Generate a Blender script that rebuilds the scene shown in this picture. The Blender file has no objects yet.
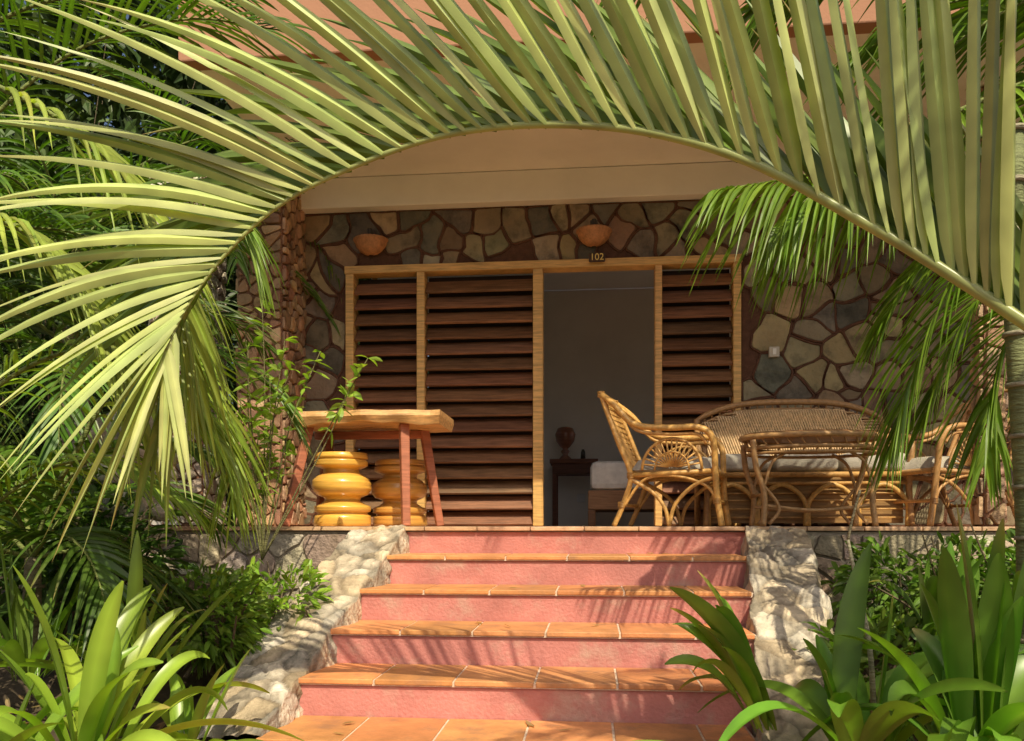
import bpy, math, random
from mathutils import Vector, Matrix, noise
random.seed(7)
R=random.random
def U(a,b): return a+(b-a)*R()
V=Vector
UP=V((0,0,1))
F=820.0; A=math.radians(5.5); FL=1.05
CAM=V((0,0,FL))
FW=V((-math.sin(A),math.cos(A),0)); RT=V((math.cos(A),math.sin(A),0))
def onY(px,py,Y):
    d=FW+RT*((px-512)/F)+UP*((526-py)/F); return CAM+d*(Y/d.y)
def D(px,py,dep):
    return CAM+(FW+RT*((px-512)/F)+UP*((526-py)/F))*dep
def XY(px,Y): return onY(px,526,Y).x
def ZY(px,py,Y): return onY(px,py,Y).z
sc=bpy.context.scene
# ---------------- materials
def mat(name,rough=.6,var=.25,nscale=8,bump=.2,bscale=40,trans=0,spec=.4,tcol=(1.3,1.5,.4),coat=0,stretch=None,dark=None,det=4):
    m=bpy.data.materials.new(name); m.use_nodes=True
    nt=m.node_tree; N=nt.nodes; L=nt.links; b=N['Principled BSDF']; out=N['Material Output']
    at=N.new('ShaderNodeAttribute'); at.attribute_name='Col'
    tc=N.new('ShaderNodeTexCoord'); mp=N.new('ShaderNodeMapping'); L.new(tc.outputs['Object'],mp.inputs[0])
    if stretch: mp.inputs['Scale'].default_value=stretch
    no=N.new('ShaderNodeTexNoise'); no.inputs['Scale'].default_value=nscale; no.inputs['Detail'].default_value=det; no.inputs['Roughness'].default_value=.65
    L.new(mp.outputs[0],no.inputs['Vector'])
    mr=N.new('ShaderNodeMapRange'); mr.inputs['From Min'].default_value=.3; mr.inputs['From Max'].default_value=.7
    mr.inputs['To Min'].default_value=1-var; mr.inputs['To Max'].default_value=1+var
    L.new(no.outputs['Fac'],mr.inputs['Value'])
    mul=N.new('ShaderNodeVectorMath'); mul.operation='SCALE'; L.new(at.outputs['Color'],mul.inputs[0]); L.new(mr.outputs[0],mul.inputs['Scale'])
    col=mul.outputs[0]
    if dark:
        n3=N.new('ShaderNodeTexNoise'); n3.inputs['Scale'].default_value=dark[3]; n3.inputs['Detail'].default_value=5; n3.inputs['Roughness'].default_value=.7
        L.new(tc.outputs['Object'],n3.inputs['Vector'])
        m3=N.new('ShaderNodeMapRange'); m3.inputs['From Min'].default_value=.5; m3.inputs['From Max'].default_value=.68; m3.inputs['To Max'].default_value=dark[4] if len(dark)>4 else .7
        L.new(n3.outputs['Fac'],m3.inputs['Value'])
        mx=N.new('ShaderNodeMix'); mx.data_type='RGBA'; L.new(m3.outputs[0],mx.inputs['Factor']); L.new(col,mx.inputs[6]); mx.inputs[7].default_value=(*dark[:3],1)
        col=mx.outputs[2]
    L.new(col,b.inputs['Base Color'])
    b.inputs['Roughness'].default_value=rough; b.inputs['Specular IOR Level'].default_value=spec
    b.inputs['Coat Weight'].default_value=coat; b.inputs['Coat Roughness'].default_value=.15
    if bump:
        n2=N.new('ShaderNodeTexNoise'); n2.inputs['Scale'].default_value=bscale; n2.inputs['Detail'].default_value=4; L.new(mp.outputs[0],n2.inputs['Vector'])
        bp=N.new('ShaderNodeBump'); bp.inputs['Strength'].default_value=bump; bp.inputs['Distance'].default_value=.02
        L.new(n2.outputs['Fac'],bp.inputs['Height']); L.new(bp.outputs[0],b.inputs['Normal'])
    if trans:
        t=N.new('ShaderNodeBsdfTranslucent'); s=N.new('ShaderNodeVectorMath'); s.operation='MULTIPLY'; L.new(col,s.inputs[0]); s.inputs[1].default_value=tcol
        L.new(s.outputs[0],t.inputs['Color']); ms=N.new('ShaderNodeMixShader'); ms.inputs[0].default_value=trans
        L.new(b.outputs[0],ms.inputs[1]); L.new(t.outputs[0],ms.inputs[2]); L.new(ms.outputs[0],out.inputs['Surface'])
    return m
M_stone=mat('stone',.7,.6,6,.9,18,dark=(.11,.065,.035,3.0,.55),det=6)
M_mortar=mat('mortar',.9,.25,20,.5,80)
M_pale=mat('pale_stone',.85,.35,10,.8,40,dark=(.20,.14,.085,4.5,.65),det=6)
M_plaster=mat('plaster',.9,.06,1.5,.1,60)
M_red=mat('red_paint',.7,.2,4,.3,60,dark=(.50,.34,.27,3.2,.8),det=7)
M_tile=mat('terracotta_tile',.5,.25,6,.15,60,dark=(.28,.15,.09,7,.6),det=6)
M_wood=mat('wood',.5,.35,5,.2,60,stretch=(1,1,12))
M_woodx=mat('wood_h',.42,.45,4,.25,60,stretch=(1,6,14))
M_gloss=mat('lacquered_wood',.3,.25,3,.05,20,coat=.6,stretch=(1,1,18))
M_rattan=mat('rattan',.42,.3,30,.2,150,spec=.5)
M_leaf=mat('leaf',.4,.25,9,0,trans=.32,spec=.45,det=1)
M_far=mat('far_leaf',.5,.2,12,0,trans=0,spec=.4,det=0)
M_frond=mat('frond_leaf',.34,.2,7,0,trans=.22,spec=.65,tcol=(1.2,1.4,.25),det=2)
M_strap=mat('strap_leaf',.33,.25,5,0,trans=.32,spec=.5,det=2)
M_soil=mat('soil',.95,.5,6,.8,14)
M_cloth=mat('cloth',.9,.12,14,.3,120)
M_trunk=mat('trunk',.8,.35,10,.6,30,stretch=(1,1,4))
M_metal=mat('dark_metal',.4,.1,5,0)
# ---------------- mesh accumulator
class Acc:
    def __init__(s): s.v=[];s.f=[];s.c=[]
    def add(s,vs,fs,col):
        o=len(s.v); s.v+= [tuple(p) for p in vs]; s.f+=[tuple(i+o for i in q) for q in fs]
        if isinstance(col,list): s.c+=col
        else: s.c+=[col]*len(vs)
    def obj(s,name,m,parent=None,smooth=False,bevel=0):
        me=bpy.data.meshes.new(name); me.from_pydata(s.v,[],s.f); me.update()
        ca=me.color_attributes.new('Col','FLOAT_COLOR','POINT')
        fl=[]
        for c in s.c: fl+= [c[0],c[1],c[2],1]
        ca.data.foreach_set('color',fl)
        if smooth: me.polygons.foreach_set('use_smooth',[True]*len(me.polygons))
        me.materials.append(m)
        o=bpy.data.objects.new(name,me); sc.collection.objects.link(o)
        if parent: o.parent=parent
        if bevel:
            b=o.modifiers.new('b','BEVEL'); b.width=bevel; b.segments=2; b.limit_method='ANGLE'
        return o
def empty(name):
    e=bpy.data.objects.new(name,None); sc.collection.objects.link(e); e.empty_display_size=.1; return e
def jc(c,a=.12):
    k=1+U(-a,a); return (c[0]*k*(1+U(-a,a)*.3),c[1]*k*(1+U(-a,a)*.3),c[2]*k*(1+U(-a,a)*.3))
BF=[(0,1,3,2),(4,6,7,5),(0,4,5,1),(2,3,7,6),(0,2,6,4),(1,5,7,3)]
def box(a,x0,x1,y0,y1,z0,z1,col,mtx=None):
    vs=[V((x,y,z)) for x in(x0,x1) for y in(y0,y1) for z in(z0,z1)]
    if mtx: vs=[mtx@p for p in vs]
    a.add(vs,BF,col)
def beam(a,p,q,w,h,col,w2=None,h2=None,up=UP):
    p=V(p);q=V(q);d=(q-p).normalized(); s=d.cross(up)
    if s.length<1e-3: s=V((1,0,0))
    s.normalize(); n=s.cross(d)
    w2=w2 or w;h2=h2 or h
    vs=[p-s*w/2-n*h/2,p-s*w/2+n*h/2,p+s*w/2-n*h/2,p+s*w/2+n*h/2,q-s*w2/2-n*h2/2,q-s*w2/2+n*h2/2,q+s*w2/2-n*h2/2,q+s*w2/2+n*h2/2]
    a.add(vs,BF,col)
def cr(pts,n=8):
    pts=[V(p) for p in pts]; out=[]
    P=[pts[0]*2-pts[1]]+pts+[pts[-1]*2-pts[-2]]
    for i in range(1,len(P)-2):
        for j in range(n):
            t=j/n; a,b,c,d=P[i-1],P[i],P[i+1],P[i+2]
            out.append(.5*((2*b)+(c-a)*t+(2*a-5*b+4*c-d)*t*t+(3*b-a-3*c+d)*t**3))
    out.append(pts[-1]); return out
def tube(a,pts,r,col,seg=7,r2=None,cap=True):
    pts=[V(p) for p in pts]; n=len(pts); vs=[];fs=[]
    r2=r if r2 is None else r2
    t0=(pts[1]-pts[0]).normalized(); s=t0.cross(UP)
    if s.length<.1: s=t0.cross(V((0,1,0)))
    s.normalize()
    for i,p in enumerate(pts):
        t=(pts[min(i+1,n-1)]-pts[max(i-1,0)])
        if t.length<1e-9: t=t0
        t=t.normalized(); s=(s-t*s.dot(t)).normalized(); b=t.cross(s); rr=r+(r2-r)*i/(n-1)
        for k in range(seg):
            an=2*math.pi*k/seg; vs.append(p+s*math.cos(an)*rr+b*math.sin(an)*rr)
    for i in range(n-1):
        for k in range(seg):
            k2=(k+1)%seg; fs.append((i*seg+k,i*seg+k2,(i+1)*seg+k2,(i+1)*seg+k))
    if cap: fs.append(tuple(range(seg))[::-1]); fs.append(tuple(range((n-1)*seg,n*seg)))
    a.add(vs,fs,col)
def lathe(a,c,prof,col,seg=28,arc=2*math.pi,start=0,tw=None):
    vs=[];fs=[]
    full=arc>6.28; m=seg if full else seg+1
    for (r,z) in prof:
        for k in range(m):
            an=start+arc*k/seg; rr=r*(1+(tw(an,z) if tw else 0)); vs.append(V(c)+V((rr*math.cos(an),rr*math.sin(an),z)))
    for i in range(len(prof)-1):
        for k in range(seg):
            k2=(k+1)%m; fs.append((i*m+k,i*m+k2,(i+1)*m+k2,(i+1)*m+k))
    a.add(vs,fs,col)
# ---------------- leaves
def leaf(a,p0,d,L,w,droop,side,seg=7,col=(.1,.15,.03),fold=.35,kind=0,tip=None,twist=0,bend=None):
    d=V(d).normalized(); vs=[];cs=[];pts=[]
    for i in range(seg+1):
        t=i/seg; p=V(p0)+d*(L*t)-UP*(droop*L*t**2.2)
        if bend: p+=bend*(L*t*t)
        pts.append(p)
    for i,p in enumerate(pts):
        t=i/seg; tg=(pts[min(i+1,seg)]-pts[max(i-1,0)]).normalized()
        s=V(side)-tg*V(side).dot(tg)
        if s.length<1e-3: s=tg.orthogonal()
        s.normalize()
        if twist: s=Matrix.Rotation(twist*(.4+t),3,tg)@s
        n=s.cross(tg)
        if kind==0: ww=w*min(1,.35+t*6)*max(.02,(1-t**2.5))
        else: ww=w*max(.03,(math.sin(math.pi*min(1,(.12+.88*t))**.75))**.8 if t<1 else .03)
        if kind==2: ww=w*max(.02,math.sin(math.pi*max(.02,t*.97+.02))**.7)
        ww*=.5
        vs+=[p-s*ww+n*fold*ww,p,p+s*ww+n*fold*ww]
        c=col
        if tip:
            k=max(0,(t-.75)/.25)**1.5; c=tuple(col[j]*(1-k)+tip[j]*k for j in range(3))
        cs+=[c,tuple(min(1,x*1.35) for x in c),c]
    fs=[]
    for i in range(seg):
        o=i*3; fs+=[(o,o+1,o+4,o+3),(o+1,o+2,o+5,o+4)]
    a.add(vs,fs,cs)
def frond(a,ar,ctrl,n=30,L=.5,w=.03,phi=(70,25),droop=.35,col=(.09,.14,.03),r=.012,tip=None,seg=6,skip=.12,vee=.35,rc=(.16,.19,.05)):
    pts=cr(ctrl,10); m=len(pts)-1
    tube(ar,pts,r,rc,6,r*.25)
    for i in range(n):
        t=skip+(1-skip)*(i+.5)/n; x=t*m; k=min(m-1,int(x)); p=pts[k].lerp(pts[k+1],x-k); tg=(pts[k+1]-pts[k]).normalized()
        s=tg.cross(UP)
        if s.length<.15: s=RT.copy()
        s.normalize(); nn=s.cross(tg).normalized()
        if nn.z<0 : nn=-nn
        ph=math.radians(phi[0]+(phi[1]-phi[0])*t)
        ll=L*(.55+.45*math.sin(math.pi*min(1,.15+t*.85)))*(1 if t<.8 else 1-(t-.8)*1.6)
        for sg in(-1,1):
            d=tg*math.cos(ph)+(s*sg+nn*vee).normalized()*math.sin(ph)+V((U(-.08,.08),U(-.08,.08),U(-.08,.08)))
            leaf(a,p,d,ll*U(.88,1.08),w*U(.85,1.1),droop*U(.7,1.3),tg+nn*.3*sg,seg,jc(col,.25),.4,0,tip if R()<.5 else None,twist=U(-.5,.5))
GREEN=(.075,.14,.016)
def palm(name,base,h,nf,L,el=(75,10),n=28,lw=.03,ll=.45,col=GREEN,az=None,trunk=.05,lean=(0,0),droop=.5,rg_=random):
    e=empty(name); a=Acc();ar=Acc()
    b=V(base); top=b+V((lean[0],lean[1],h))
    tp=[b.lerp(top,i/10)+V((math.sin(i*.9)*.01,math.cos(i*1.1)*.01,0)) for i in range(11)]
    at=Acc(); tube(at,tp,trunk,(.20,.17,.10),10,trunk*.7)
    for i in range(int(h/.12)):
        q=b.lerp(top,i*.12/h); tube(at,[q,q+V((0,0,.015))],trunk*1.07,(.12,.10,.06),10)
    for i in range(nf):
        an=(2*math.pi*i*.382+U(-.2,.2)) if az is None else math.radians(U(*az))
        e0=math.radians(el[0]+(el[1]-el[0])*i/max(1,nf-1)+U(-6,6)); ln=L*U(.8,1.15)
        hd=V((math.cos(an),math.sin(an),0)); pts=[];p=top.copy();ang=e0
        for k in range(7):
            pts.append(p.copy()); p=p+(hd*math.cos(ang)+UP*math.sin(ang))*(ln/6); ang-=math.radians(U(14,21))
        frond(a,ar,pts,n,ll*U(.85,1.1),lw,(68,25),droop,jc(col,.3),.012,tip=(.25,.2,.06))
    a.obj('leaflets',M_leaf,e); ar.obj('stems',M_trunk,e,True); at.obj('trunk',M_trunk,e,True)
    return e
# ---------------- voronoi masonry
def clip(poly,n,c):
    out=[]
    for i in range(len(poly)):
        a,b=poly[i],poly[(i+1)%len(poly)]; da=a[0]*n[0]+a[1]*n[1]-c; db=b[0]*n[0]+b[1]*n[1]-c
        if da<=0: out.append(a)
        if (da<0<db) or (db<0<da):
            t=da/(da-db); out.append((a[0]+(b[0]-a[0])*t,a[1]+(b[1]-a[1])*t))
    return out
def masonry(a,O,ud,vd,nd,w,h,sp,m,cols,hole=None,dome=.02,rnd=1,wob=.0,ridge=None):
    O=V(O);ud=V(ud);vd=V(vd);nd=V(nd); S=[]; tries=0
    while tries<9000 and len(S)<w*h/(sp*sp)*1.6:
        tries+=1; p=(U(0,w),U(0,h)); md=sp*random.choice((.30,.5,.72,.95,1.1,1.25))
        if all((p[0]-q[0])**2+(p[1]-q[1])**2>md*md for q in S): S.append(p)
    for p in S:
        if hole and hole[0]<p[0]<hole[1] and hole[2]<p[1]<hole[3]: continue
        poly=[(m,m),(w-m,m),(w-m,h-m),(m,h-m)]
        for q in S:
            if q is p: continue
            dx,dy=q[0]-p[0],q[1]-p[1]; l=math.hypot(dx,dy)
            if l>sp*4: continue
            n=(dx/l,dy/l); c=n[0]*(p[0]+q[0])/2+n[1]*(p[1]+q[1])/2-m*U(.8,1.2)
            poly=clip(poly,n,c)
            if len(poly)<3: break
        if hole and len(poly)>2:
            ds=[(hole[0]-p[0],(1,0),hole[0]-m),(p[0]-hole[1],(-1,0),-hole[1]-m),(hole[2]-p[1],(0,1),hole[2]-m),(p[1]-hole[3],(0,-1),-hole[3]-m)]
            ds.sort(key=lambda t:-t[0]); poly=clip(poly,ds[0][1],ds[0][2])
        if len(poly)<3: continue
        q=[poly[0]]
        for pt in poly[1:]:
            if math.hypot(pt[0]-q[-1][0],pt[1]-q[-1][1])>.012: q.append(pt)
        poly=q
        if len(poly)<3: continue
        ar=abs(sum(poly[i][0]*poly[(i+1)%len(poly)][1]-poly[(i+1)%len(poly)][0]*poly[i][1] for i in range(len(poly))))/2
        if ar<sp*sp*.01: continue
        q=[]
        for i in range(len(poly)):
            A_,B_=poly[i],poly[(i+1)%len(poly)]; l=math.hypot(B_[0]-A_[0],B_[1]-A_[1])
            ns=max(1,int(l/.05)) if wob else 1
            f=min(.3,.012/l) if l>0 else .2
            for j in range(ns+1):
                t=f+(1-2*f)*j/ns; q.append((A_[0]+(B_[0]-A_[0])*t,A_[1]+(B_[1]-A_[1])*t))
        poly=q
        if wob:
            def wp(x,y):
                P=V((x*5.5,y*5.5,3.3)); ex=min(1,max(0,min(x,w-x)/.05))*min(1,max(0,min(y,h-y)/.05))
                if hole:
                    dd=max(hole[0]-x,x-hole[1],hole[2]-y,y-hole[3]); ex*=min(1,max(0,dd/.05))
                return (x+wob*ex*noise.noise(P),y+wob*ex*noise.noise(P+V((9,4,7))))
            poly=[wp(x,y) for x,y in poly]
        if rnd>1:
            q=[]
            for i in range(len(poly)):
                A_,B_=poly[i],poly[(i+1)%len(poly)]; f=.25
                q+=[(A_[0]+(B_[0]-A_[0])*f,A_[1]+(B_[1]-A_[1])*f),(A_[0]+(B_[0]-A_[0])*(1-f),A_[1]+(B_[1]-A_[1])*(1-f))]
            poly=q
        cx=sum(x for x,y in poly)/len(poly); cy=sum(y for x,y in poly)/len(poly); N=len(poly); vs=[];fs=[]
        tl=(U(-.06,.06),U(-.06,.06)); hh=dome*U(.6,1.4)
        for (s,hz) in((1,0),(.985,hh*.7),(.95,hh),(.5,hh*1.05)):
            for x,y in poly:
                X=cx+(x-cx)*s;Y=cy+(y-cy)*s; k=hz+((X-cx)*tl[0]+(Y-cy)*tl[1] if hz else 0)
                vs.append(O+ud*X+vd*Y+nd*k)
        vs.append(O+ud*cx+vd*cy+nd*hh*1.1)
        for r in range(3):
            for i in range(N):
                j=(i+1)%N; fs.append((r*N+i,r*N+j,(r+1)*N+j,(r+1)*N+i))
        for i in range(N): fs.append((3*N+i,3*N+(i+1)%N,4*N))
        a.add(vs,fs,jc(random.choice(cols),.28))
        if ridge is not None:
            ex=[]; 
            for x,y in poly:
                dx,dy=x-cx,y-cy; l=math.hypot(dx,dy) or 1; ex.append(O+ud*(x+dx/l*.008)+vd*(y+dy/l*.008)+nd*.006)
            ex.append(ex[0]); tube(ridge,ex,.009,(.13,.06,.035),5,cap=False)
def rock(a,c,r,col,sq=(1,1,.8)):
    seed=V((U(0,99),U(0,99),U(0,99))); vs=[];fs=[]; nu,nv=10,7
    for i in range(nv+1):
        th=math.pi*i/nv
        for k in range(nu):
            an=2*math.pi*k/nu; d=V((math.sin(th)*math.cos(an),math.sin(th)*math.sin(an),math.cos(th)))
            rr=r*(1+.45*noise.noise(d*1.3+seed)); vs.append(V(c)+V((d.x*sq[0],d.y*sq[1],d.z*sq[2]))*rr)
    for i in range(nv):
        for k in range(nu):
            k2=(k+1)%nu; fs.append((i*nu+k,(i+1)*nu+k,(i+1)*nu+k2,i*nu+k2))
    a.add(vs,fs,col)
YF=6.7; Y0=5.2; TR=.4; RS=.17
# ================= ground
def gh(x,y):
    side=max(0,min(1,(abs(x+.1)-1.5)/.7))
    h=.72*max(0,min(1,(y-2.6)/2.4))*side
    return h+.05*noise.noise(V((x*1.3,y*1.3,0)))*side-.02
a=Acc();n=90;vs=[];fs=[]
def g1(u): return 8*u+292*u**7
for j in range(n+1):
    for i in range(n+1):
        x=g1(2*i/n-1); y=4+g1(2*j/n-1); z=gh(x,y) if y<5.3 else (.55 if abs(x)<9 and y<14 else .72)
        vs.append((x,y,z if max(abs(x),abs(y))<40 else .5))
for j in range(n):
    for i in range(n):
        o=j*(n+1)+i; fs.append((o,o+1,o+n+2,o+n+1))
a.add(vs,fs,(.07,.05,.03)); a.obj('ground',M_soil,smooth=True)
a=Acc(); 
for i in range(9):
    for j in range(8):
        box(a,-1.9+i*.36,-1.9+i*.36+.345,.3+j*.36,.3+j*.36+.345,-.02,.035,jc((.48,.2,.09),.1))
a.obj('path',M_tile,bevel=.004)
# ================= house
H=empty('stone_bungalow')
xl=XY(297,YF); xo0=XY(346,YF); xo1=XY(742,YF); xr=4.6
oh=ZY(540,264,YF)-FL
cols=[(.28,.23,.135),(.21,.185,.12),(.34,.27,.15),(.16,.145,.10),(.40,.30,.165),(.23,.175,.11),(.30,.25,.175),(.29,.19,.11),(.19,.165,.125),(.13,.11,.08)]
a=Acc(); WH=2.62; rg=Acc()
masonry(a,(xl,YF,FL),(1,0,0),(0,0,1),(0,-1,0),xr-xl,WH,.27,.011,cols,(xo0-xl,xo1-xl,-1,oh),.010,1,.07,rg)
a.obj('wall_stones',M_stone,H); rg.obj('mortar_joints',M_mortar,H,True)
a=Acc(); mc=(.12,.055,.032)
box(a,xl,xo0,YF+.001,YF+.2,FL-.3,FL+3,mc); box(a,xo1,xr,YF+.001,YF+.2,FL-.3,FL+3,mc); box(a,xo0,xo1,YF+.001,YF+.2,FL+oh,FL+3,mc)
a.obj('wall_mortar',M_mortar,H)
CZ=FL+2.87
cream=(.93,.88,.80)
RX0=XY(195,4.9)
a=Acc()
box(a,-2.9,xr,YF-.12,YF-.002,FL+2.62,CZ-.003,cream)
box(a,RX0,xr+.3,4.9,YF+.3,CZ,CZ+.12,cream)
a.obj('porch_ceiling',M_plaster,H,bevel=.008)
a=Acc(); pk=(.40,.20,.12)
box(a,RX0-.05,xr+.4,4.78,4.895,CZ-.04,CZ+.6,pk)
a.obj('roof_fascia',M_plaster,H,bevel=.01)
a=Acc()
i=0
while RX0+i*.17<xr+.5:
    x=RX0+i*.17; i+=1
    tube(a,[(x,4.7,CZ+.64),(x,9.5,CZ+2.9)],.075,jc((.42,.19,.12),.15),8)
a.obj('tiled_roof',M_tile,H,smooth=False)
a=Acc(); vs=[(RX0,4.75,CZ+.61),(xr+.4,4.75,CZ+.61),(xr+.4,9.6,CZ+2.9),(RX0,9.6,CZ+2.9),(RX0,10.5,CZ+2.4),(xr+.4,10.5,CZ+2.4)]
a.add(vs,[(0,1,2,3),(3,2,5,4)],pk); a.obj('roof_deck',M_tile,H)
def column(x0,x1,y0,y1,z0,z1,cs,m=M_stone,sp=.2):
    a=Acc()
    masonry(a,(x0,y0,z0),(1,0,0),(0,0,1),(0,-1,0),x1-x0,z1-z0,sp,.008,cs,None,.02,2)
    masonry(a,(x1,y0,z0),(0,1,0),(0,0,1),(1,0,0),y1-y0,z1-z0,sp,.008,cs,None,.02,2)
    masonry(a,(x0,y1,z0),(0,-1,0),(0,0,1),(-1,0,0),y1-y0,z1-z0,sp,.008,cs,None,.02,2)
    a.obj('column_stones',m,H); b=Acc(); box(b,x0+.002,x1-.002,y0+.002,y1-.002,z0-.3,z1,(.24,.12,.07)); b.obj('column_core',M_mortar,H)
warm=[(.50,.29,.16),(.42,.26,.16),(.56,.37,.22),(.36,.20,.12)]
column(XY(238,6.2),XY(282,6.2),6.2,YF+.2,FL,CZ,warm,sp=.12)
column(XY(150,6.4),XY(203,6.4),6.4,6.8,FL,CZ,[(.62,.52,.42),(.5,.4,.32),(.66,.6,.5)],M_pale,.14)
column(XY(984,5.6),XY(1005,5.6),5.6,5.75,FL,CZ,[(.55,.34,.22),(.45,.30,.2)],M_pale,.12)
a=Acc(); box(a,-3.0,xl-.3,YF+.9,YF+1.0,FL-.3,CZ,(.16,.12,.09)); a.obj('side_wall',M_plaster,H)
a=Acc(); box(a,-3.1,xr+.4,Y0+.02,YF+4,FL-.35,FL-.035,(.5,.42,.34)); box(a,xl,xr,YF+.25,10.2,FL-.034,FL-.001,(.6,.45,.33)); a.obj('porch_floor_slab',M_plaster,H)
a=Acc(); x=-3.1
while x<xr+.3:
    for j in range(5):
        box(a,x,x+.335,Y0-.03+j*.34,Y0-.03+j*.34+.335,FL-.03,FL-.004,jc((.60,.37,.22),.12))
    x+=.34
a.obj('porch_floor_tiles',M_tile,H,bevel=.004)
a=Acc(); pc=[(.50,.42,.32),(.42,.36,.27),(.56,.48,.38),(.34,.27,.20)]
xs0=XY(408,Y0); xs1=XY(744,Y0)
masonry(a,(-3.1,Y0,.2),(1,0,0),(0,0,1),(0,-1,0),xs0+3.1,.8,.24,.006,pc,None,.02,1,.04)
masonry(a,(xs1,Y0,.2),(1,0,0),(0,0,1),(0,-1,0),xr+.4-xs1,.8,.24,.006,pc,None,.02,1,.04)
a.obj('retaining_wall_stones',M_pale,H)
a=Acc(); box(a,-3.1,xr+.4,Y0+.004,Y0+.3,-.1,FL-.036,(.45,.38,.3)); a.obj('retaining_wall_core',M_mortar,H)
# interior room
a=Acc(); iw=(.86,.82,.75); X0,X1=-2.2,4.5
YB=10.0; wr=XY(543,YB)-.2
for (p,q,lo,hi) in((X0,-2.1,-.1,2.87),(-2.1,wr,-.1,.4),(-2.1,wr,2.6,2.87),(wr,2.3,-.1,2.87),(2.3,4.2,-.1,.4),(2.3,4.2,2.6,2.87),(4.2,X1,-.1,2.87)):  # unseen back and side window openings, added to brighten the room
    box(a,p,q,YB,YB+.1,FL+lo,FL+hi,iw)
for xa_,xb_ in((X0-.1,X0),(X1,X1+.1)):
    box(a,xa_,xb_,YF+.2,10.1,FL-.1,FL+.5,iw);box(a,xa_,xb_,YF+.2,10.1,FL+2.6,CZ,iw);box(a,xa_,xb_,YF+.2,7.0,FL+.5,FL+2.6,iw);box(a,xa_,xb_,9.8,10.1,FL+.5,FL+2.6,iw)
    for q in range(1,4): box(a,xa_+.03,xb_-.03,7.0+q*.7-.03,7.0+q*.7+.03,FL+.5,FL+2.6,(.5,.3,.12))
box(a,X0,X1,YF+.31,10.0,CZ+.001,CZ+.1,iw)
a.obj('room_walls',M_plaster,H)
# ---- door frame + louvers
fr=Acc(); fc=(.66,.40,.14)
def xx(p): return XY(p,YF-.03)
z0,z1=FL,FL+oh
for (p,q) in((346,354),(417,425),(533,543),(655,662),(733,741)):
    box(fr,xx(p),xx(q),YF-.05,YF+.09,z0,z1-.05,jc(fc,.1))
box(fr,xx(345),xx(742),YF-.055,YF+.09,z1-.05,z1+.015,fc)
fr.obj('door_frame',M_wood,H,bevel=.006)
lv=Acc(); 
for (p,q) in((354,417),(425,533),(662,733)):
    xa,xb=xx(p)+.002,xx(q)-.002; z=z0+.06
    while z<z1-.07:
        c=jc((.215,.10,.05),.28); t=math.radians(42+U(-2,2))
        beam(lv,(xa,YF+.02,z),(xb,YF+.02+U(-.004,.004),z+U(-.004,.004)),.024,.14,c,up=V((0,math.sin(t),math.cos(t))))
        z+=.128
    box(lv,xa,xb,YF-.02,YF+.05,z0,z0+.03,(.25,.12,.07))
    box(lv,xa,xb,YF+.12,YF+.14,z0,z1-.05,(.03,.015,.01))  # near-black sheet painting in the darkness behind the slats
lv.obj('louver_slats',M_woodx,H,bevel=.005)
# ================= steps
st=empty('entrance_stairs'); rb=Acc(); tb=Acc(); gb=Acc()
lp=[408,390,364,335,302,262,225]; rp=[744,746,749,752,752,760,760]
EX=[]
for k in range(6):
    y=Y0-k*TR; zt=FL-k*RS; xa,xb=XY(lp[k],y),XY(rp[k],y); EX.append((xa,xb,y,zt))
    zt2=zt-.03 
    box(rb,xa-.02,xb+.02,y,y+TR+.02,max(-.05,zt-RS-.2),zt2-(.004 if k else .006),(.50,.195,.17))
    if k:
        box(gb,xa-.02,xb+.02,y-.012,y+TR-.002,zt2-.004,zt2+.020,(.66,.52,.40))
        x=xa-.02
        while x<xb:
            x2=min(x+.36,xb+.02); box(tb,x,x2-.010,y-.02,y+TR-.004,zt2+.002,zt2+.026,jc((.60,.26,.10),.18)); x+=.36
rb.obj('risers',M_red,st,bevel=.01); gb.obj('tile_grout',M_mortar,st); tb.obj('tread_tiles',M_tile,st,bevel=.004)
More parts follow.
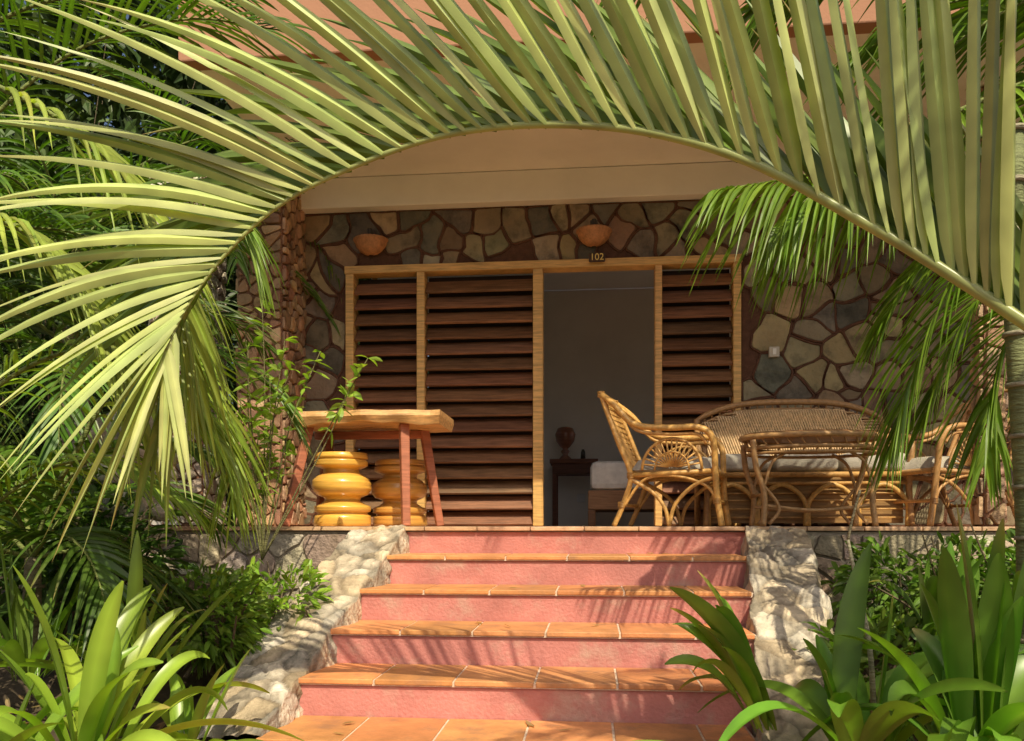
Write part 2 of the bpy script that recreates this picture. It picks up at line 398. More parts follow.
# cheek walls: roughly rendered rubble masonry
for sgn in(-1,1):
    e=empty('rubble_wall'); b=Acc(); nu,nv=300,70; vs=[];cs=[];fs=[]
    for i in range(nu+1):
        T_=i/nu*5; k=min(4,int(T_)); t=T_-k
        xa,xb,y,zt=EX[k]; xa2,xb2,y2,zt2=EX[k+1]; yy=y+(y2-y)*t
        zb=zt+(zt2-zt)*t-.005+.02*noise.noise(V((T_*2,sgn,0))); ex=(xa+(xa2-xa)*t) if sgn<0 else (xb+(xb2-xb)*t)
        ex+=.02*noise.noise(V((T_*2.2,sgn*5,1)))
        for j in range(nv+1):
            u=j/nv
            if u<.2: ox=.01*(u/.2); oz=-.34+.34*(u/.2)
            elif u<.66: q=(u-.2)/.46; ox=.01+.36*q; oz=-.02*q*q
            else: q=(u-.66)/.34; ox=.37+.10*q; oz=-.02-.6*q
            p=V((ex+sgn*ox,yy,zb+oz))
            pw=p+.05*noise.noise_vector(p*6)
            K=V((pw.x*6.5,pw.y*5,pw.z*6.5+sgn*3))
            vd_=noise.voronoi(K)[0]; edge=max(0,min(1,(vd_[1]-vd_[0]-.04)*7))
            lump=.014*edge+.010*noise.noise(p*11)+.022*noise.noise(p*4)+.007*noise.noise(p*35)+.004*noise.noise(p*70)
            nn=V((-sgn,0,.2)) if u<.17 else (V((0,-.2,1)) if u<.66 else V((sgn,0,.4)))
            vs.append(p+nn.normalized()*lump)
            site=noise.voronoi(K)[1][0]; h1=noise.cell(V(site)*3.7+V((.5,.5,.5))); h2=noise.cell(V(site)*5.1+V((9,2,4)))
            kk=.55+.45*edge; tn=1+.3*noise.noise(p*9)+.4*(h1)
            cs.append((.50*kk*tn,(.42+.03*h2)*kk*tn,(.32+.06*h2)*kk*tn))
    for i in range(nu):
        for j in range(nv):
            o=i*(nv+1)+j; fs.append((o,o+1,o+nv+2,o+nv+1))
    b.add(vs,fs,cs); b.obj('masonry',M_pale,e,True)
# ================= sconces, plaque, switch
def sconce(px,py):
    e=empty('wall_lamp'); a=Acc(); c=onY(px,py,YF-.04); c.y=YF-.03
    prof=[(.02,-.085),(.05,-.08),(.09,-.055),(.12,-.02),(.135,.02),(.145,.03),(.145,.045),(.13,.045),(.12,.02),(.02,-.06)]
    lathe(a,c,prof,(.50,.23,.10),30,math.pi,math.pi,tw=lambda an,z:.03*math.sin(an*26))
    a.obj('bowl_shade',M_rattan,e,True)
    b=Acc(); tube(b,[c+V((0,-.05,-.02)),c+V((0,-.05,.12))],.018,(.05,.04,.035),10); box(b,c.x-.03,c.x+.03,YF-.035,YF-.02,c.z-.05,c.z+.13,(.08,.06,.05)); b.obj('bracket',M_metal,e)
sconce(371,245); sconce(594,236)
s=empty('room_number_sign'); a=Acc(); c=onY(597,258,YF-.08); 
box(a,c.x-.065,c.x+.065,YF-.10,YF-.085,c.z-.037,c.z+.037,(.07,.035,.02)); box(a,c.x-.03,c.x+.03,YF-.085,YF-.02,c.z-.02,c.z+.02,(.07,.035,.02)); a.obj('board',M_wood,s,bevel=.008)
cu=bpy.data.curves.new('number','FONT'); cu.body='102'; cu.size=.075; cu.extrude=.003; cu.align_x='CENTER'; cu.align_y='CENTER'
to=bpy.data.objects.new('number_text',cu); sc.collection.objects.link(to); to.parent=s; to.location=(c.x,YF-.104,c.z); to.rotation_euler=(math.pi/2,0,0)
tm=bpy.data.materials.new('gold'); tm.use_nodes=True; tm.node_tree.nodes['Principled BSDF'].inputs['Base Color'].default_value=(.85,.62,.16,1); cu.materials.append(tm)
a=Acc(); c=onY(774,352,YF-.03); box(a,c.x-.04,c.x+.04,YF-.045,YF-.012,c.z-.04,c.z+.04,(.55,.5,.42)); box(a,c.x-.015,c.x+.015,YF-.052,YF-.045,c.z-.025,c.z+.025,(.8,.78,.72)); a.obj('light_switch',M_plaster,bevel=.005)
# ================= wooden table left
T=empty('wooden_table'); a=Acc(); yt0,yt1=5.45,6.0
def slab(a,xa,xb,ya,yb,zb,zt,col):
    n=28; top=[]
    for i in range(n+1):
        t=i/n; x=xa+(xb-xa)*t; w=.02*math.sin(t*9)+.015*math.sin(t*21+1); top.append((x,ya+w)); 
    for i in range(n+1):
        t=1-i/n; x=xa+(xb-xa)*t; w=.02*math.sin(t*11+2); top.append((x,yb+w))
    N=len(top); cx=(xa+xb)/2; cy=(ya+yb)/2
    vs=[V((x,y,zt)) for x,y in top]+[V((x,y+(-.012 if y<cy else .012),(zt+zb)/2)) for x,y in top]+[V((cx+(x-cx)*.98,cy+(y-cy)*.95,zb+.006*math.sin(x*23)-.012*(1+math.sin(x*5)))) for x,y in top]
    fs=[(i,(i+1)%N,N+(i+1)%N,N+i) for i in range(N)]+[(N+i,N+(i+1)%N,2*N+(i+1)%N,2*N+i) for i in range(N)]+[tuple(range(N)),tuple(range(3*N-1,2*N-1,-1))]
    a.add(vs,fs,col)
zt=ZY(380,411,5.5)
slab(a,XY(298,5.5),XY(441,5.5),yt0,yt1,zt-.075,zt,(.58,.33,.13)); a.obj('live_edge_top',M_woodx,T)
a=Acc(); rc=(.38,.13,.07)
for (pt,pb,y,yb) in((309,285,5.6,5.5),(404,406,5.55,5.5),(424,440,5.9,5.95),(330,318,5.9,6.1)):
    beam(a,(XY(pt,y),y,zt-.085),(XY(pb,yb),yb,FL),.065,.065,jc(rc,.1),.055,.055)
beam(a,(XY(315,5.9),5.9,zt-.12),(XY(425,5.9),5.9,zt-.12),.04,.06,rc); a.obj('legs',M_wood,T,bevel=.008)
def stool(px,y,h,r,cl,ph):
    a=Acc(); prof=[(0,0),(r,0),(r*1.02,.03*h),(r,.14*h),(r*.9,.16*h),(r*.88,.18*h),(r*1.0,.20*h),(r*1.0,.27*h),(r*.8,.30*h),(r*.62,.35*h),(r*.66,.39*h),(r*.9,.43*h),(r*1.04,.50*h),(r*1.05,.58*h),(r*1.0,.64*h),(r*.84,.69*h),(r*.64,.73*h),(r*.64,.78*h),(r*.85,.81*h),(r*.95,.83*h),(r*.95,.90*h),(r*.86,.91*h),(r*.95,.93*h),(r*.92,h),(0,h)]
    P=[]
    for i in range(len(prof)-1):
        for j in range(3):
            t=j/3; P.append((prof[i][0]*(1-t)+prof[i+1][0]*t,prof[i][1]*(1-t)+prof[i+1][1]*t))
    P.append(prof[-1])
    lathe(a,(XY(px,y),y,FL),P,cl,36,tw=lambda an,z:.03*math.sin(an*1+z*10+ph)+.012*math.sin(z*170+an))
    a.obj('carved_stool',M_gloss,smooth=True)
stool(342,5.75,.52,.20,(.72,.40,.07),0)
stool(400,6.05,.49,.20,(.55,.28,.06),2)
# ================= rattan chair
RC=(.56,.31,.09)
def armchair(o,rot,sc_=1,col=RC):
    e=empty('rattan_armchair'); M=Matrix.Translation(o)@Matrix.Rotation(rot,4,'Z')@Matrix.Scale(sc_,4); a=Acc(); w=Acc()
    def T(x,y,z): return M@V((x,y,z))
    W=.27
    for s in(-1,1):
        y=s*W
        tube(a,cr([T(-.40,y*.8,.88),T(-.36,y*.9,.78),T(-.27,y,.55),T(-.19,y,.33),T(-.24,y,.14),T(-.30,y,0)]),.018,jc(col,.1))
        tube(a,cr([T(-.40,y*.8,.88),T(-.30,y*1.05,.80),T(-.16,y*1.15,.66),T(.05,y*1.2,.625),T(.25,y*1.2,.62),T(.335,y*1.15,.55),T(.35,y*1.05,.36),T(.36,y,.18),T(.39,y,0)]),.021,jc(col,.1))
        tube(a,cr([T(-.36,y*.86,.84),T(-.26,y*1.05,.76),T(-.14,y*1.15,.62),T(.06,y*1.18,.585),T(.24,y*1.15,.58),T(.30,y*1.1,.52)]),.012,jc(col,.1))
        tube(a,[T(-.20,y,.33),T(.35,y,.35)],.017,col)
        cx,cz=.08,.36; arc=[]
        for i in range(17):
            t=math.pi*i/16; arc.append(T(cx+.19*math.cos(t),y*1.1,cz+.20*math.sin(t)))
            if 0<i<16: tube(a,[T(cx+.03*math.cos(t),y*1.05,cz+.02),T(cx+.19*math.cos(t),y*1.1,cz+.20*math.sin(t))],.006,col,5)
        tube(a,arc,.010,col); 
        arc=[T(cx+.11*math.cos(math.pi*i/12),y*1.08,cz+.115*math.sin(math.pi*i/12)) for i in range(13)]; tube(a,arc,.007,col,5)
        tube(a,cr([T(-.20,y,.31),T(-.05,y,.22),T(.03,y,.12),T(.06,y,.0)]),.013,col)
        tube(a,cr([T(.35,y,.31),T(.22,y,.26),T(.10,y,.14),T(.06,y,0)]),.013,col)
        tube(a,cr([T(-.24,y,.12),T(-.1,y,.30),T(.1,y,.32),T(.3,y,.25),T(.365,y,.12)]),.010,col)
        for (x,z) in((-.40,.88),(-.19,.33),(.35,.35),(.36,.16),(-.25,.14)):
            k=.8 if z>.7 else 1
            for q in range(4): tube(a,[T(x-.0,y*k,z-.02+q*.01),T(x,y*k,z-.012+q*.01)],.025,(col[0]*.7,col[1]*.65,col[2]*.6),8)
    for (x,z,r) in((-.40,.88,.02),(-.36,.80,.012),(-.19,.33,.017),(.35,.35,.02),(.36,.16,.012),(-.25,.14,.012)):
        k=.8 if z>.7 else 1
        tube(a,cr([T(x,-W*k,z),T(x-(.05 if z>.7 else 0),0,z+(.03 if z>.7 else 0)),T(x,W*k,z)]),r,jc(col,.1))
    for i in range(13):
        y=-W+.02+i*(2*W-.04)/12; tube(w,cr([T(-.39-.03*(1-(y/W)**2),y*.82,.86),T(-.30,y,.58),T(-.20,y,.35)],5),.005,col,5)
    for j in range(14):
        t=j/13; x=-.39+.19*t; z=.85-.5*t; tube(w,[T(x,-W*.9,z),T(x-.02,0,z),T(x,W*.9,z)],.004,col,5)
    a.obj('cane_frame',M_rattan,e,True); w.obj('woven_back',M_rattan,e,True)
    c=Acc(); N=14;vs=[];fs=[]
    for j in range(2):
        for i in range(N):
            for k in range(N):
                u=i/(N-1)*2-1; v=k/(N-1)*2-1; ed=(1-u**8)*(1-v**8); zz=.365+(.085*ed**.4 if j else -.0*ed)
                vs.append(T(.08+.27*u,.25*v,zz+.004*noise.noise(V((u*3,v*3,0)))*j))
    for j in range(2):
        for i in range(N-1):
            for k in range(N-1):
                q=j*N*N+i*N+k; fs.append((q,q+1,q+N+1,q+N) if j==0 else (q,q+N,q+N+1,q+1))
    c.add(vs,fs,(.42,.38,.32)); c.obj('cushion',M_cloth,e,True)
    return e
armchair(V((XY(668,5.5),5.62,FL)),math.radians(-14),1.0)
armchair(V((XY(962,5.8),6.0,FL)),math.radians(200),1.05,(.48,.26,.10))
# ================= bench
B=empty('rattan_bench'); a=Acc(); w=Acc(); bx0,bx1=XY(698,6.4),XY(888,6.3); yb,yf=6.42,5.9; bw=bx1-bx0; DC=(.38,.21,.085)
def bz(x):
    t=(x-bx0)/bw*2-1; return FL+.95-.13*abs(t)**3.2
ptop=[V((bx0+bw*i/24,yb+.04,bz(bx0+bw*i/24))) for i in range(25)]
tube(a,[V((bx0,yb,FL))]+ptop+[V((bx1,yb,FL))],.024,DC)
tube(a,[p-UP*.055 for p in ptop],.013,DC)
tube(a,[V((bx0,yb,FL+.4)),V((bx1,yb,FL+.4))],.016,DC)
for i in range(1,24):
    tube(a,[ptop[i],ptop[i]-UP*.05],.007,DC,5)
nx=72
for i in range(nx):
    for s in(-1,1):
        x=bx0+bw*(i+.5)/nx; pts=[]
        for q in range(13):
            z=FL+.4+q*.04; X=x+s*q*.015
            if bx0<X<bx1 and z<bz(X)-.045: pts.append(V((X,yb+.01*s,z)))
        if len(pts)>1: tube(w,pts,.0068,(.74,.53,.31),4)
for j in range(22):
    z=FL+.42+j*.022; xs=[bx0+bw*k/40 for k in range(41) if z<bz(bx0+bw*k/40)-.045]
    tube(w,[V((xs[0],yb,z)),V((xs[-1],yb,z))],.006,(.66,.46,.26),4)
for x,s in((bx0,-1),(bx1,1)):
    tube(a,cr([V((x,yb,FL+.76)),V((x+s*.03,yb-.2,FL+.66)),V((x+s*.03,yf+.1,FL+.62)),V((x+s*.02,yf,FL+.55)),V((x,yf,FL+.3)),V((x+s*.01,yf-.02,FL))]),.022,DC)
    tube(a,[V((x,yb,FL+.38)),V((x,yf,FL+.38))],.016,DC)
    for j in range(6): 
        yy=yb-.07-j*.08; tube(a,[V((x,yy,FL+.38)),V((x+s*.02,yy,FL+.62))],.007,DC,5)
tube(a,[V((bx0,yf,FL+.36)),V((bx1,yf,FL+.36))],.02,(.5,.28,.09))
tube(a,[V((bx0,yf,FL+.30)),V((bx1,yf,FL+.30))],.012,(.5,.28,.09))
for q in range(4):
    xa=bx0+bw*q/4; xb=xa+bw/4; yl=yf-.005
    tube(a,cr([V((xa+.01,yl,FL)),V((xa+.02,yl,FL+.18)),V(((xa+xb)/2,yl,FL+.29)),V((xb-.02,yl,FL+.18)),V((xb-.01,yl,FL))]),.017,(.6,.35,.1))
    for z_ in(.06,.12,.18,.23): tube(a,[V((xa+.03,yl+.02,FL+z_)),V((xb-.03,yl+.02,FL+z_))],.006,(.5,.29,.1),5)
a.obj('cane_frame',M_rattan,B,True); w.obj('woven_back',M_rattan,B,True)
a=Acc(); 
for q in range(3): box(a,bx0+.02+bw*q/3,bx0+bw*(q+1)/3-.01,yf-.01,yb-.03,FL+.385,FL+.51,jc((.46,.42,.36),.06))
a.obj('seat_cushions',M_cloth,B,True,bevel=.03)
a=Acc(); box(a,bx0+.02,bx1-.02,yf+.05,yf+.065,FL+.02,FL+.35,(.30,.17,.06)); a.obj('front_panel',M_wood,B)
# ================= oval coffee table
Ct=empty('rattan_coffee_table'); a=Acc(); yc=5.48; cx=XY(811,yc); rx=.43; ry=.27; hz=FL+.575; TC=(.42,.24,.10)
def el(k,z,n=36): return [V((cx+rx*k*math.cos(2*math.pi*i/n),yc+ry*k*math.sin(2*math.pi*i/n),z)) for i in range(n+1)]
b=Acc(); p=el(1,hz+.02)[:-1]; p2=el(.98,hz-.012)[:-1]; N=len(p)
b.add(p+p2,[tuple(range(N)),tuple(range(2*N-1,N-1,-1))]+[(i,(i+1)%N,N+(i+1)%N,N+i) for i in range(N)],(.30,.15,.07)); b.obj('oval_top',M_woodx,Ct)
tube(a,el(1.02,hz-.005),.02,TC); tube(a,el(.93,hz-.075),.014,TC); tube(a,el(.93,hz-.11),.010,TC)
for i in range(30):
    t=2*math.pi*i/30; tube(a,[V((cx+rx*math.cos(t),yc+ry*math.sin(t),hz-.01)),V((cx+rx*.93*math.cos(t+.1),yc+ry*.93*math.sin(t+.1),hz-.08))],.006,TC,5)
for sx in(-1,1):
    for sy in(-1,1):
        px=cx+sx*.34;py=yc+sy*.17
        tube(a,cr([V((px+sx*.06,py,hz-.03)),V((px+sx*.04,py,hz-.2)),V((px-sx*.01,py,FL+.2)),V((px+sx*.0,py+sy*.02,FL))]),.019,TC)
        tube(a,cr([V((px+sx*.03,py,FL+.30)),V((px-sx*.10,py,FL+.12)),V((px-sx*.04,py,FL+.01))]),.011,TC)
        tube(a,cr([V((px,py,FL+.22)),V((px-sx*.06,py,FL+.40)),V((px-sx*.16,py,hz-.1))]),.010,TC)
for sy in(-1,1): tube(a,cr([V((cx-.34,yc+sy*.17,FL+.13)),V((cx,yc+sy*.12,FL+.10)),V((cx+.34,yc+sy*.17,FL+.13))]),.012,TC)
for sx in(-1,1): tube(a,[V((cx+sx*.34,yc-.17,FL+.2)),V((cx+sx*.34,yc+.17,FL+.2))],.012,TC)
a.obj('cane_frame',M_rattan,Ct,True)
# ================= interior
de=empty('wooden_desk'); a=Acc(); y=9.5; xa,xb=XY(550,y),XY(598,y)
box(a,xa,xb,y-.1,y+.4,FL+.72,FL+.77,(.20,.08,.04)); box(a,xa+.03,xb-.03,y-.08,y+.38,FL+.60,FL+.719,(.14,.055,.03))
for x in(xa+.03,xb-.08):
    for yy in(y-.07,y+.33): box(a,x,x+.05,yy,yy+.05,FL,FL+.6,(.16,.06,.035))
a.obj('desk_frame',M_wood,de,bevel=.005)
la=empty('table_lamp'); a=Acc(); c=V((XY(565,y),y+.1,FL+.77)); lathe(a,c,[(0,0),(.08,0),(.07,.02),(.03,.06),(.05,.10),(.03,.13),(.06,.16),(.105,.22),(.12,.3),(.09,.37),(.05,.385),(0,.385)],(.28,.11,.06),24,tw=lambda an,z:.03*math.sin(an*12)); a.obj('carved_body',M_gloss,la,True)
a=Acc(); c=V((XY(583,y),y+.05,FL+.77)); lathe(a,c,[(0,0),(.03,0),(.025,.09),(.012,.12),(0,.12)],(.05,.04,.03),12); a.obj('small_bottle',M_gloss,smooth=True)
be=empty('bed'); a=Acc(); y=7.6; xa,xb=XY(588,y),XY(650,y)+1.2
box(a,xa,xb,y,y+1.5,FL+.15,FL+.33,(.34,.18,.09)); box(a,xa,xa+.07,y,y+.07,FL,FL+.15,(.2,.1,.05)); box(a,xa,xa+.07,y+1.4,y+1.47,FL,FL+.15,(.2,.1,.05)); box(a,xb-.1,xb,y,y+1.5,FL+.33,FL+.9,(.22,.11,.06)); a.obj('bed_frame',M_wood,be,bevel=.01)
a=Acc(); box(a,xa+.02,xb-.12,y-.01,y+1.49,FL+.332,FL+.60,(.9,.89,.87)); a.obj('mattress',M_cloth,be,bevel=.06)
a=Acc(); c=onY(581,498,9.98); box(a,c.x-.05,c.x+.05,9.97,9.995,c.z-.05,c.z+.05,(.8,.8,.78)); a.obj('wall_socket',M_plaster,bevel=.006)
# ================= main arching palm frond
PF=empty('palm_frond_arch')
ctrl=[(1190,470,1.75),(1110,382,1.8),(1024,322,1.9),(950,274,1.98),(870,226,2.05),(750,162,2.15),(640,131,2.25),(530,125,2.33),(430,139,2.42),(330,177,2.47),(270,212,2.5),(222,258,2.5),(188,305,2.47),(165,350,2.43)]
pts=cr([D(*c) for c in ctrl],10)
a=Acc(); ar=Acc(); tube(ar,pts,.018,(.40,.44,.16),10,.003)
angs=[(0,97),(.15,99),(.27,104),(.38,114),(.48,126),(.57,140),(.66,152),(.74,162),(.80,173),(.86,190),(.92,215),(1.0,250)]
def itp(T,t):
    for i in range(len(T)-1):
        if t<=T[i+1][0]:
            u=(t-T[i][0])/(T[i+1][0]-T[i][0]); return T[i][1]*(1-u)+T[i+1][1]*u
    return T[-1][1]
m=len(pts)-1; NL=78
FC=(.40,.45,.16)
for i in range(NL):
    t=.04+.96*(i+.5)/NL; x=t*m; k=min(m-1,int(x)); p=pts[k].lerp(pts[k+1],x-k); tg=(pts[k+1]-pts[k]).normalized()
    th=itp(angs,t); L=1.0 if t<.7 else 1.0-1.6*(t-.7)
    for row in(0,1):  # back row coloured darker: shade between leaflets painted into it
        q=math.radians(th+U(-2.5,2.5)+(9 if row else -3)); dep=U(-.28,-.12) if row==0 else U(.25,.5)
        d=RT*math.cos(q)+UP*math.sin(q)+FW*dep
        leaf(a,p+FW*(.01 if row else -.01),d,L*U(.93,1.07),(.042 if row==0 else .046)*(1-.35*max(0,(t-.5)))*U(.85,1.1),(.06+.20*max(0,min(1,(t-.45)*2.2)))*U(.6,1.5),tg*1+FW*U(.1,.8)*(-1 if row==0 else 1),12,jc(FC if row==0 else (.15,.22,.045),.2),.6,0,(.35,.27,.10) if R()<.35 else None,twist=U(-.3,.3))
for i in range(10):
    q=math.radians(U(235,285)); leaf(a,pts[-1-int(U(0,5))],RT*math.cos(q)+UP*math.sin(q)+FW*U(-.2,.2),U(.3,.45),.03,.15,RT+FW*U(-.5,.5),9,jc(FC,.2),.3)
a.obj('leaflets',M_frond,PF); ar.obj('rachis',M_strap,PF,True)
b0=pts[0]; at=Acc(); tube(at,cr([b0,b0+V((.25,-.1,-.35)),b0+V((.33,-.12,-.8)),V((b0.x+.35,b0.y-.12,-.1))]),.024,(.2,.2,.09),10,.07); at.obj('stalk',M_trunk,PF,True)
def pxfrond(name,ctrls,**kw):
    e=empty(name); a=Acc();ar=Acc()
    for c in ctrls: frond(a,ar,[D(*q) for q in c],**kw)
    a.obj('leaflets',M_leaf,e); ar.obj('rachis',M_trunk,e,True); return e
DG=(.13,.22,.02)
pxfrond('palm_frond',[[(1080,60,3.3),(960,110,3.3),(860,160,3.3),(780,180,3.3),(715,190,3.25)],[(1000,130,3.5),(900,160,3.5),(830,185,3.5),(780,220,3.5)]],n=40,L=.44,w=.024,phi=(80,30),droop=.75,col=DG,vee=-.3)
pxfrond('palm_frond',[[(1060,170,3.2),(1000,220,3.2),(950,290,3.2),(915,370,3.2),(895,440,3.2)],[(1080,250,3.5),(1010,270,3.5),(960,330,3.5),(925,420,3.5)],[(1110,300,3.4),(1040,300,3.4),(1000,360,3.4),(985,460,3.4)],[(1040,180,3.9),(980,220,3.9),(920,270,3.9),(880,330,3.9)]],n=34,L=.40,w=.026,phi=(65,20),droop=.5,col=DG)
LG=(.27,.33,.06)
pxfrond('palm_frond',[[(-60,60,3.0),(60,120,3.0),(140,200,3.0),(180,310,3.0),(190,420,3.0)],[(-80,200,2.8),(20,230,2.8),(90,300,2.8),(130,400,2.8)]],n=34,L=.44,w=.024,phi=(60,20),droop=.8,col=LG)
pxfrond('palm_frond',[[(150,190,3.6),(200,195,3.6),(240,220,3.6),(258,270,3.6)]],n=22,L=.28,w=.02,phi=(60,20),droop=.7,col=(.14,.22,.03))
pxfrond('palm_frond',[[(-120,520,3.2),(-20,400,3.2),(80,350,3.2),(170,380,3.2),(225,450,3.2)],[(-100,620,3.4),(0,500,3.4),(90,460,3.4),(180,500,3.4)],[(60,480,3.6),(120,380,3.6),(180,360,3.6),(222,420,3.6),(232,500,3.6)]],n=34,L=.42,w=.022,phi=(65,20),droop=.6,col=(.22,.31,.04))
pxfrond('palm_frond',[[(-150,350,3.6),(-60,180,3.6),(60,60,3.6),(180,20,3.6),(280,30,3.6)],[(-100,100,3.8),(0,20,3.8),(110,-10,3.8),(230,-10,3.8)],[(-150,300,4),(-50,240,4),(60,230,4),(170,270,4)]],n=40,L=.6,w=.03,phi=(65,25),droop=.4,col=GREEN)
pxfrond('palm_frond',[[(1200,100,3.6),(1080,20,3.6),(960,0,3.6),(850,60,3.6)],[(1150,-60,3.9),(1040,-70,3.9),(900,-60,3.9),(760,0,3.9)],[(1250,200,3.8),(1130,100,3.8),(1020,90,3.8),(930,150,3.8)],[(950,-230,3.6),(820,-170,3.6),(700,-90,3.6),(620,-10,3.6)],[(1200,-20,3.4),(1080,-20,3.4),(960,40,3.4),(880,130,3.4)],[(1100,-120,3.7),(960,-110,3.7),(830,-50,3.7),(740,50,3.7)],[(1200,250,3.6),(1110,180,3.6),(1030,170,3.6),(960,230,3.6)]],n=42,L=.55,w=.034,phi=(65,25),droop=.5,col=(.09,.16,.016))
palm('areca_palm',(-3.0,4.6,.6),1.4,12,1.6)
palm('areca_palm',(-3.9,5.8,.6),2.4,14,2.0)
palm('areca_palm',(-3.6,7.4,.6),3.2,14,2.2,n=34)
palm('areca_palm',(-2.6,3.6,.4),.5,9,1.1,n=24,ll=.36)
palm('areca_palm',(-5.2,4.4,.5),2.0,12,2.2)
palm('areca_palm',(3.5,4.3,.5),1.8,11,1.5,n=26,ll=.4)
palm('areca_palm',(4.6,3.6,.4),2.6,10,1.7)
# unseen tall palm, added out of frame so its shadow dapples the lower steps
palm('areca_palm',(2.5,.5,0),3.5,9,1.9,el=(50,15),n=26,ll=.42,lw=.034,az=(95,195),trunk=.07)
S=empty('palm_stem'); a=Acc()
p0=D(1021,330,2.9); tube(a,[V((p0.x+.03*math.sin(i*.4),p0.y,.1+i*.18)) for i in range(14)],.045,(.17,.19,.08),12,.035)
for i in range(14): tube(a,[V((p0.x+.03*math.sin(i*.4),p0.y,.1+i*.18)),V((p0.x+.03*math.sin(i*.4),p0.y,.115+i*.18))],.047,(.3,.27,.18),12)
a.obj('ringed_stem',M_trunk,S,True)
a=Acc(); tube(a,cr([D(876,760,3.0),D(870,650,3.0),D(858,590,3.05),D(848,540,3.1)]),.012,(.34,.31,.2),8,.006)
tube(a,cr([D(848,540,3.1),D(852,520,3.1),D(860,490,3.1)]),.005,(.2,.17,.1),6); a.obj('bare_stalk',M_trunk,smooth=True)
# ================= strap leaf plants
def strap(name,base,n,L,w,col,az=(0,360),el=(35,85),droop=.45):
    a=Acc()
    for i in range(n):
        an=math.radians(U(*az)); e=math.radians(U(*el)); hd=V((math.cos(an),math.sin(an),0)); d=hd*math.cos(e)+UP*math.sin(e)
        leaf(a,V(base)+hd*.04+V((U(-.04,.04),U(-.04,.04),0)),d,L*U(.6,1.1),w*U(.75,1.15),droop*U(.6,1.6)*math.cos(e)+.05,hd.cross(UP)+V((U(-.3,.3),U(-.3,.3),U(-.3,.3))),16,jc(col,.32),.4,2,(.4,.32,.1) if R()<.25 else None,twist=U(-.6,.6),bend=V((U(-.15,.15),U(-.15,.15),0)))
    return a.obj(name,M_strap,smooth=True)
SG=(.17,.27,.03)
def gb_(px,dep): p=D(px,526,dep); return V((p.x,p.y,gh(p.x,p.y)))
def lift(p,z): return V((p.x,p.y,z))
strap('strap_leaf_plant',lift(gb_(85,2.6),.24),36,.88,.065,(.25,.36,.04),droop=.8,el=(30,85))
strap('strap_leaf_plant',lift(gb_(-20,2.5),.15),24,.8,.065,(.2,.31,.035),droop=.8)
strap('strap_leaf_plant',lift(gb_(190,3.0),.2),20,.62,.055,SG,el=(20,70))
strap('strap_leaf_plant',lift(gb_(130,3.4),.35),22,.7,.055,SG)
strap('strap_leaf_plant',lift(gb_(30,3.5),.4),22,.7,.055,(.12,.2,.03))
strap('broad_leaf_plant',lift(gb_(860,2.8),.25),20,.8,.085,(.13,.26,.028),droop=.8)
strap('broad_leaf_plant',lift(gb_(975,2.6),.3),28,.88,.10,(.12,.24,.028),droop=.9,el=(40,88))
strap('broad_leaf_plant',lift(gb_(800,2.5),.12),12,.62,.075,SG,az=(90,240),el=(15,60))
strap('broad_leaf_plant',lift(gb_(775,3.1),.28),14,.85,.08,(.15,.28,.03),az=(110,230),el=(45,75),droop=.7)
strap('broad_leaf_plant',lift(gb_(940,3.6),.5),22,.62,.075,(.10,.19,.025),droop=.8)
strap('broad_leaf_plant',lift(gb_(1050,3.0),.4),22,.85,.09,(.15,.28,.03),droop=.8)
# ================= bushes
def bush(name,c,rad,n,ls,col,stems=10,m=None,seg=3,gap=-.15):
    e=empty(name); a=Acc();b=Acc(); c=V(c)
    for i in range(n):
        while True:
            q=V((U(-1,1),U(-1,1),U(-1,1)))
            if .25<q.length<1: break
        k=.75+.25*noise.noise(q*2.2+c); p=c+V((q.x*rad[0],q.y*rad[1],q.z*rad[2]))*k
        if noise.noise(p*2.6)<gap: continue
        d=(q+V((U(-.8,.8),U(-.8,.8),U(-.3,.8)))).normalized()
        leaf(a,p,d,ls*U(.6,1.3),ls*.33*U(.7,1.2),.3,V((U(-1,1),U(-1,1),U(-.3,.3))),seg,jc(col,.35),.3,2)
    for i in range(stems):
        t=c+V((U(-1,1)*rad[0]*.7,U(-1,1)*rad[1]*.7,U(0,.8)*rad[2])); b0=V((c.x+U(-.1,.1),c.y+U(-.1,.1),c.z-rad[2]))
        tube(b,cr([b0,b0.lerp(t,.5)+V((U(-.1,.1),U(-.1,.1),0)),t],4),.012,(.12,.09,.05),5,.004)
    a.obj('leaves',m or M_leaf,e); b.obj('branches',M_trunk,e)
p=D(290,590,4.4); bush('garden_bush',(p.x-.08,p.y,.62),(.40,.35,.30),1300,.08,(.19,.30,.035))
p=D(225,600,4.0); bush('garden_bush',(p.x-.1,p.y,.62),(.4,.35,.3),1100,.085,(.15,.24,.03))
p=D(930,560,4.6); bush('garden_bush',(p.x,p.y,.75),(.7,.35,.33),1300,.10,(.11,.19,.025))
p=D(1010,600,4.0); bush('garden_bush',(p.x+.2,p.y,.7),(.6,.4,.45),1000,.12,(.10,.18,.025))
p=D(60,560,4.6); bush('garden_bush',(p.x,p.y,.9),(.9,.5,.6),1800,.12,(.05,.10,.015))
p=D(840,640,3.6); bush('garden_bush',(p.x+.25,p.y,.4),(.5,.4,.35),900,.10,(.12,.2,.03))
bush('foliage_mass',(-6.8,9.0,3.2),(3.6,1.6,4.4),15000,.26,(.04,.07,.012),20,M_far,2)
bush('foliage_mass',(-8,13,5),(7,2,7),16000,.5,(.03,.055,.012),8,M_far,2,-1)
bush('foliage_mass',(-4.9,6.6,2.4),(1.5,1.3,2.6),6000,.18,(.045,.08,.015),14,M_far,2)
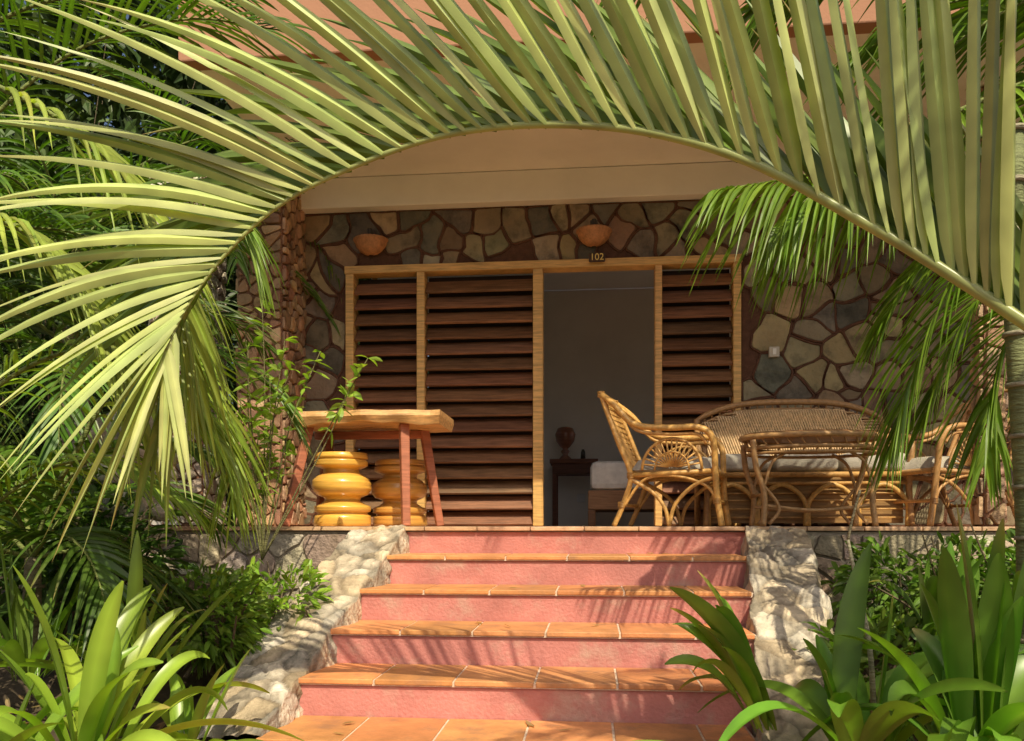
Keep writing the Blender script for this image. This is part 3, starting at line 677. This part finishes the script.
bush('foliage_mass',(8.6,7.4,3.2),(2.6,2.0,4.2),8000,.26,(.05,.085,.015),20,M_far,2)
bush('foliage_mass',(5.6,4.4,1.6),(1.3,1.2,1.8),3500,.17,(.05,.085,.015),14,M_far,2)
# sparse shrub
sh=empty('sparse_shrub'); a=Acc(); b=Acc(); bp=D(262,560,4.95)
for (tx,ty) in((262,300),(290,370),(320,352),(368,358),(352,385),(248,350),(240,400),(285,340),(270,380),(285,430),(258,430),(245,330),(275,450)):
    t=D(tx,ty,4.95+U(-.15,.15)); mid=bp.lerp(t,.55)+V((U(-.05,.05),U(-.05,.05),.08)); path=cr([bp,mid,t],8); tube(b,path,.006,(.16,.15,.06),5,.0025)
    for i in range(6 if tx<300 else 10,len(path)):
        for _ in range(2 if tx<300 else 3):
            d=V((U(-1,1),U(-1,1),U(-.3,.8))).normalized(); leaf(a,path[i],d,U(.06,.11),U(.025,.045),.3,V((U(-1,1),U(-1,1),0)),4,jc((.22,.34,.04),.2),.25,2)
a.obj('leaves',M_leaf,sh); b.obj('stems',M_trunk,sh,True)
a=Acc()
for i in range(90):
    p=D(U(85,165),526,5.0); rock(a,(p.x,p.y+U(-.1,.1),.55+U(0,1.15)),U(.06,.12),jc((.5,.43,.34),.2))
a.obj('rubble_pillar',M_pale,smooth=True)
a=Acc()
for i in range(900):
    x=U(-3.5,-1.3) if R()<.6 else U(1.2,3.2); y=U(1.8,5); leaf(a,(x,y,gh(x,y)+.02),V((U(-1,1),U(-1,1),U(0,.3))),U(.05,.16),U(.01,.04),.1,V((U(-1,1),U(-1,1),0)),3,jc(random.choice([(.22,.13,.06),(.12,.08,.04),(.3,.22,.1)]),.2),.3,2)
for i in range(16):
    k=random.choice((1,2,3,4,5)); xa,xb,y,zt=EX[k]; leaf(a,(U(xa+.1,xb-.1),y+U(.05,.3),zt+.004),V((U(-1,1),U(-1,1),.02)),U(.05,.12),U(.012,.03),.0,V((U(-1,1),U(-1,1),0)),3,jc((.35,.24,.1),.2),.3,2)
a.obj('leaf_litter',M_leaf)
# ================= light
w=bpy.data.worlds.new('World'); sc.world=w; w.use_nodes=True; nt=w.node_tree; bg=nt.nodes['Background']
sk=nt.nodes.new('ShaderNodeTexSky'); sk.sky_type='NISHITA'; sk.sun_disc=False; sk.dust_density=5; sk.ozone_density=.3; sk.air_density=.8
sv=V((.30,-.74,.98)); elv=math.asin(sv.normalized().z); sk.sun_elevation=elv; sk.sun_rotation=math.atan2(sv.x,sv.y)
nt.links.new(sk.outputs[0],bg.inputs[0]); bg.inputs[1].default_value=.115
l=bpy.data.lights.new('sun','SUN'); l.energy=5; l.angle=math.radians(.5); l.color=(1,.90,.65)
lo=bpy.data.objects.new('sun',l); sc.collection.objects.link(lo); lo.rotation_euler=sv.to_track_quat('Z','Y').to_euler()
cm=bpy.data.cameras.new('camera'); co=bpy.data.objects.new('camera',cm); sc.collection.objects.link(co)
co.location=CAM; co.rotation_euler=(math.pi/2,0,A); cm.sensor_width=36; cm.lens=F/1024*36; cm.shift_y=155.5/1024; cm.clip_end=1000; cm.clip_start=.05
sc.camera=co
sc.view_settings.view_transform='Standard'; sc.view_settings.look='None'; sc.view_settings.exposure=0
